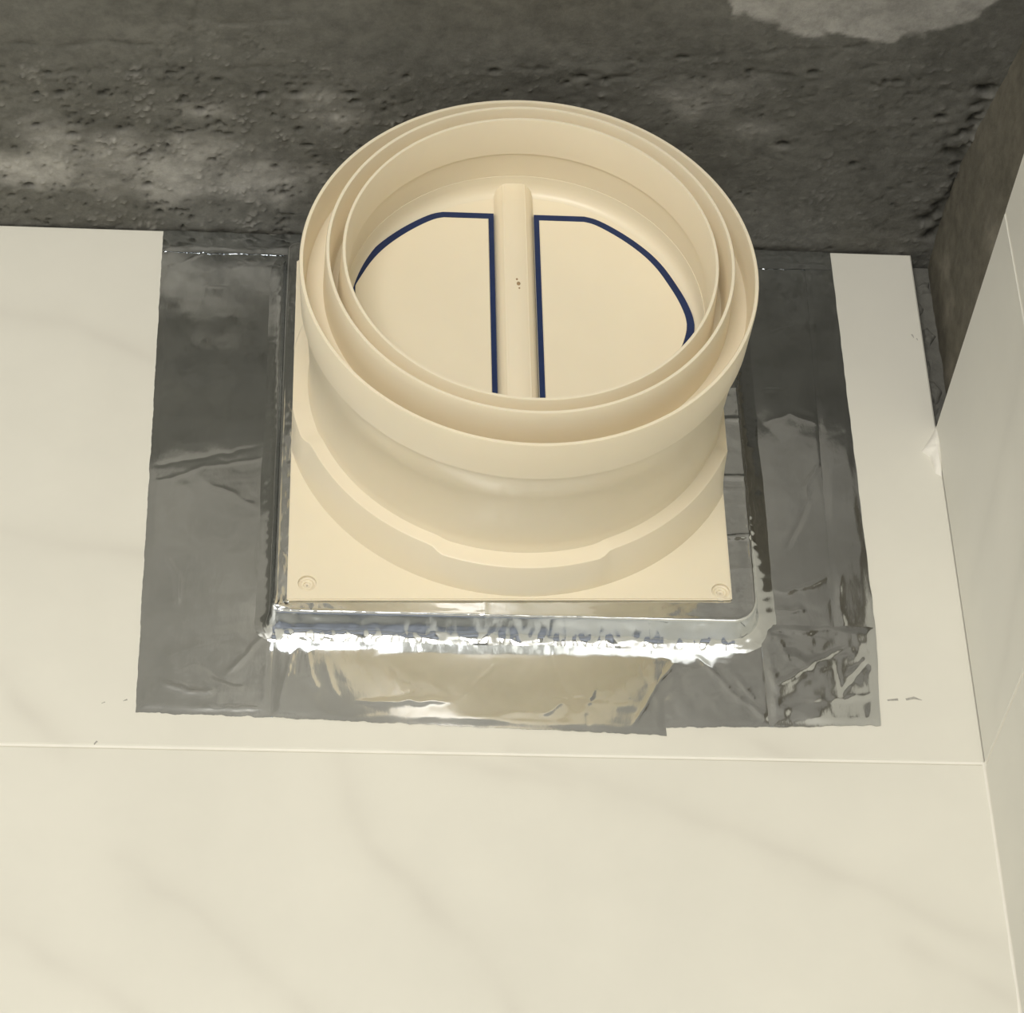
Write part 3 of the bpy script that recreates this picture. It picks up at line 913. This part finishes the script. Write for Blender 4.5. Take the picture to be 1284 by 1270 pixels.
FCX = -0.0033                  # the spine sits slightly off the collar's middle
def build_spine():
    sec = [(-0.0092, -0.0810), (-0.0090, -0.0826), (-0.0060, -0.0868), (-0.0048, -0.0876), (0.0048, -0.0876), (0.0060, -0.0868), (0.0090, -0.0826), (0.0092, -0.0810)]
    st = [(-0.0805, 0.75), (-0.0770, 1.0), (0.0, 1.0), (0.0685, 1.0), (0.0700, 0.92), (0.0812, 0.80)]
    verts = []; faces = []; k = len(sec)
    for (z, s) in st:
        for (x, y) in sec: verts.append((FCX + x * (1 if abs(x) > 0.008 else (0.85 + 0.15 * s)), -0.0810 + (y + 0.0810) * s, z))
    for i in range(len(st) - 1):
        for q in range(k):
            q2 = (q + 1) % k
            faces.append([i * k + q, i * k + q2, (i + 1) * k + q2, (i + 1) * k + q])
    faces += [list(range(k)), list(range((len(st) - 1) * k, len(st) * k))[::-1]]
    me = mesh('spine', verts, faces); fix_normals(me)
    bm = bmesh.new(); bm.from_mesh(me)
    bmesh.ops.bevel(bm, geom=[e for e in bm.edges if e.calc_face_angle(0) > 0.3], offset=0.0007, segments=3, affect='EDGES')
    bm.to_mesh(me); bm.free()
    me.polygons.foreach_set('use_smooth', [True] * len(me.polygons)); me.set_sharp_from_angle(angle=math.radians(40))
    o = link('spine', me, M_PLASTIC, valve)
    for k_, (px, pz, w) in enumerate(((0.0009, 0.0172, 0.0011), (0.0002, 0.0198, 0.0006), (0.0012, 0.0145, 0.0005))):
        ring = [(FCX + px + w * math.cos(t * 0.9), pz + 1.3 * w * math.sin(t * 0.9)) for t in range(7)]
        s = lump('speck', ring, 0.0002, M_BROWN_MARK, o, seed=k_)
        s.location = (0, -0.0875, 0)
build_spine()

HALF = [(0.0094, 0.0642), (0.0330, 0.0642), (0.0385, 0.0625), (0.0460, 0.0578), (0.0546, 0.0509), (0.0628, 0.0425), (0.0688, 0.0340), (0.0737, 0.0243), (0.0777, 0.0149), (0.0803, 0.0060)]
def catmull(p):
    out = []
    for i in range(len(p) - 1):
        p0, p1, p2, p3 = [Vector(p[max(0, min(len(p) - 1, i + k))]) for k in (-1, 0, 1, 2)]
        for k in range(4):
            t = k / 4
            q = 0.5 * ((2 * p1) + (p2 - p0) * t + (2 * p0 - 5 * p1 + 4 * p2 - p3) * t * t + (3 * p1 - p0 - 3 * p2 + p3) * t ** 3)
            out.append((q.x, q.y))
    return out + [p[-1]]

def d_outline(sign, inset, clip, inset_in=None):
    """half-disc with clipped top and bottom; sign -1 / +1 is the side of the spine"""
    arc_pts = catmull(HALF[1:] + [(0.0810, 0.0)])
    top = [HALF[0]] + [(min(x, clip), z) for x, z in arc_pts]
    pts = top + [(x, -z) for x, z in top[-2::-1]]
    n = len(pts); out = []
    for i in range(n):
        p, q, r_ = Vector(pts[i - 1]), Vector(pts[i]), Vector(pts[(i + 1) % n])
        n1 = Vector((-(q - p).y, (q - p).x)); n2 = Vector((-(r_ - q).y, (r_ - q).x))
        n1 = n1.normalized() if n1.length > 1e-9 else n2.normalized()
        n2 = n2.normalized() if n2.length > 1e-9 else n1
        m_ = n1 + n2
        m_ = m_ * (inset / max(0.35, m_.length_squared / 2))
        x, z = q.x - m_.x * INWARD, q.y - m_.y * INWARD
        if i in (0, n - 1) and inset_in is not None: x = HALF[0][0] + inset_in
        out.append((sign * x, z))
    return out
INWARD = 1     # outline runs clockwise, so the left normal points outwards

def slab_from_outline(name, outline, y_front, y_back, dish=0.0, rings=10, m=None, parent=None, bev=0.0005):
    n = len(outline)
    cx = sum(p[0] for p in outline) / n; cz = sum(p[1] for p in outline) / n
    verts = [(x, y_back, z) for x, z in outline]
    verts += [(x, y_front + bev, z) for x, z in outline]
    layers = 2
    for r_ in range(rings):
        s = (1 - r_ / rings) * 0.992
        for (x, z) in outline:
            verts.append((cx + (x - cx) * s, y_front + dish * (1 - s * s), cz + (z - cz) * s))
        layers += 1
    verts.append((cx, y_front + dish, cz))
    faces = []
    for L in range(layers - 1):
        for i in range(n):
            j = (i + 1) % n
            faces.append([L * n + i, L * n + j, (L + 1) * n + j, (L + 1) * n + i])
    for i in range(n): faces.append([(layers - 1) * n + i, (layers - 1) * n + (i + 1) % n, layers * n])
    faces.append(list(range(n))[::-1])
    me = mesh(name, verts, faces, True); fix_normals(me)
    o = link(name, me, m, parent)
    me.set_sharp_from_angle(angle=math.radians(30))
    return o

for sign in (-1, 1):
    clip = 0.0766 if sign < 0 else 0.0815
    f = slab_from_outline('flap', d_outline(sign, 0.0035, clip, 0.0024), -0.0835, -0.0815, 0.0006, 10, M_PLASTIC, valve)
    f.location = (FCX, 0, 0)
    oa, ob = d_outline(sign, 0.0, clip), d_outline(sign, 0.0044, clip, 0.0034)
    n_ = len(oa); vv = []
    for ring_, y_ in ((oa, -0.0812), (oa, -0.0829), (ob, -0.0829), (ob, -0.0812)):
        vv += [(x, y_, z) for x, z in ring_]   # outer back, outer front, inner front, inner back
    ff = [[L * n_ + i, L * n_ + (i + 1) % n_, ((L + 1) % 4) * n_ + (i + 1) % n_, ((L + 1) % 4) * n_ + i] for L in range(4) for i in range(n_)]
    g = link('gasket', fix_normals(mesh('gasket', vv, ff)), M_RUBBER, f)
    g['label'] = 'thin navy blue rubber edge of the flap'
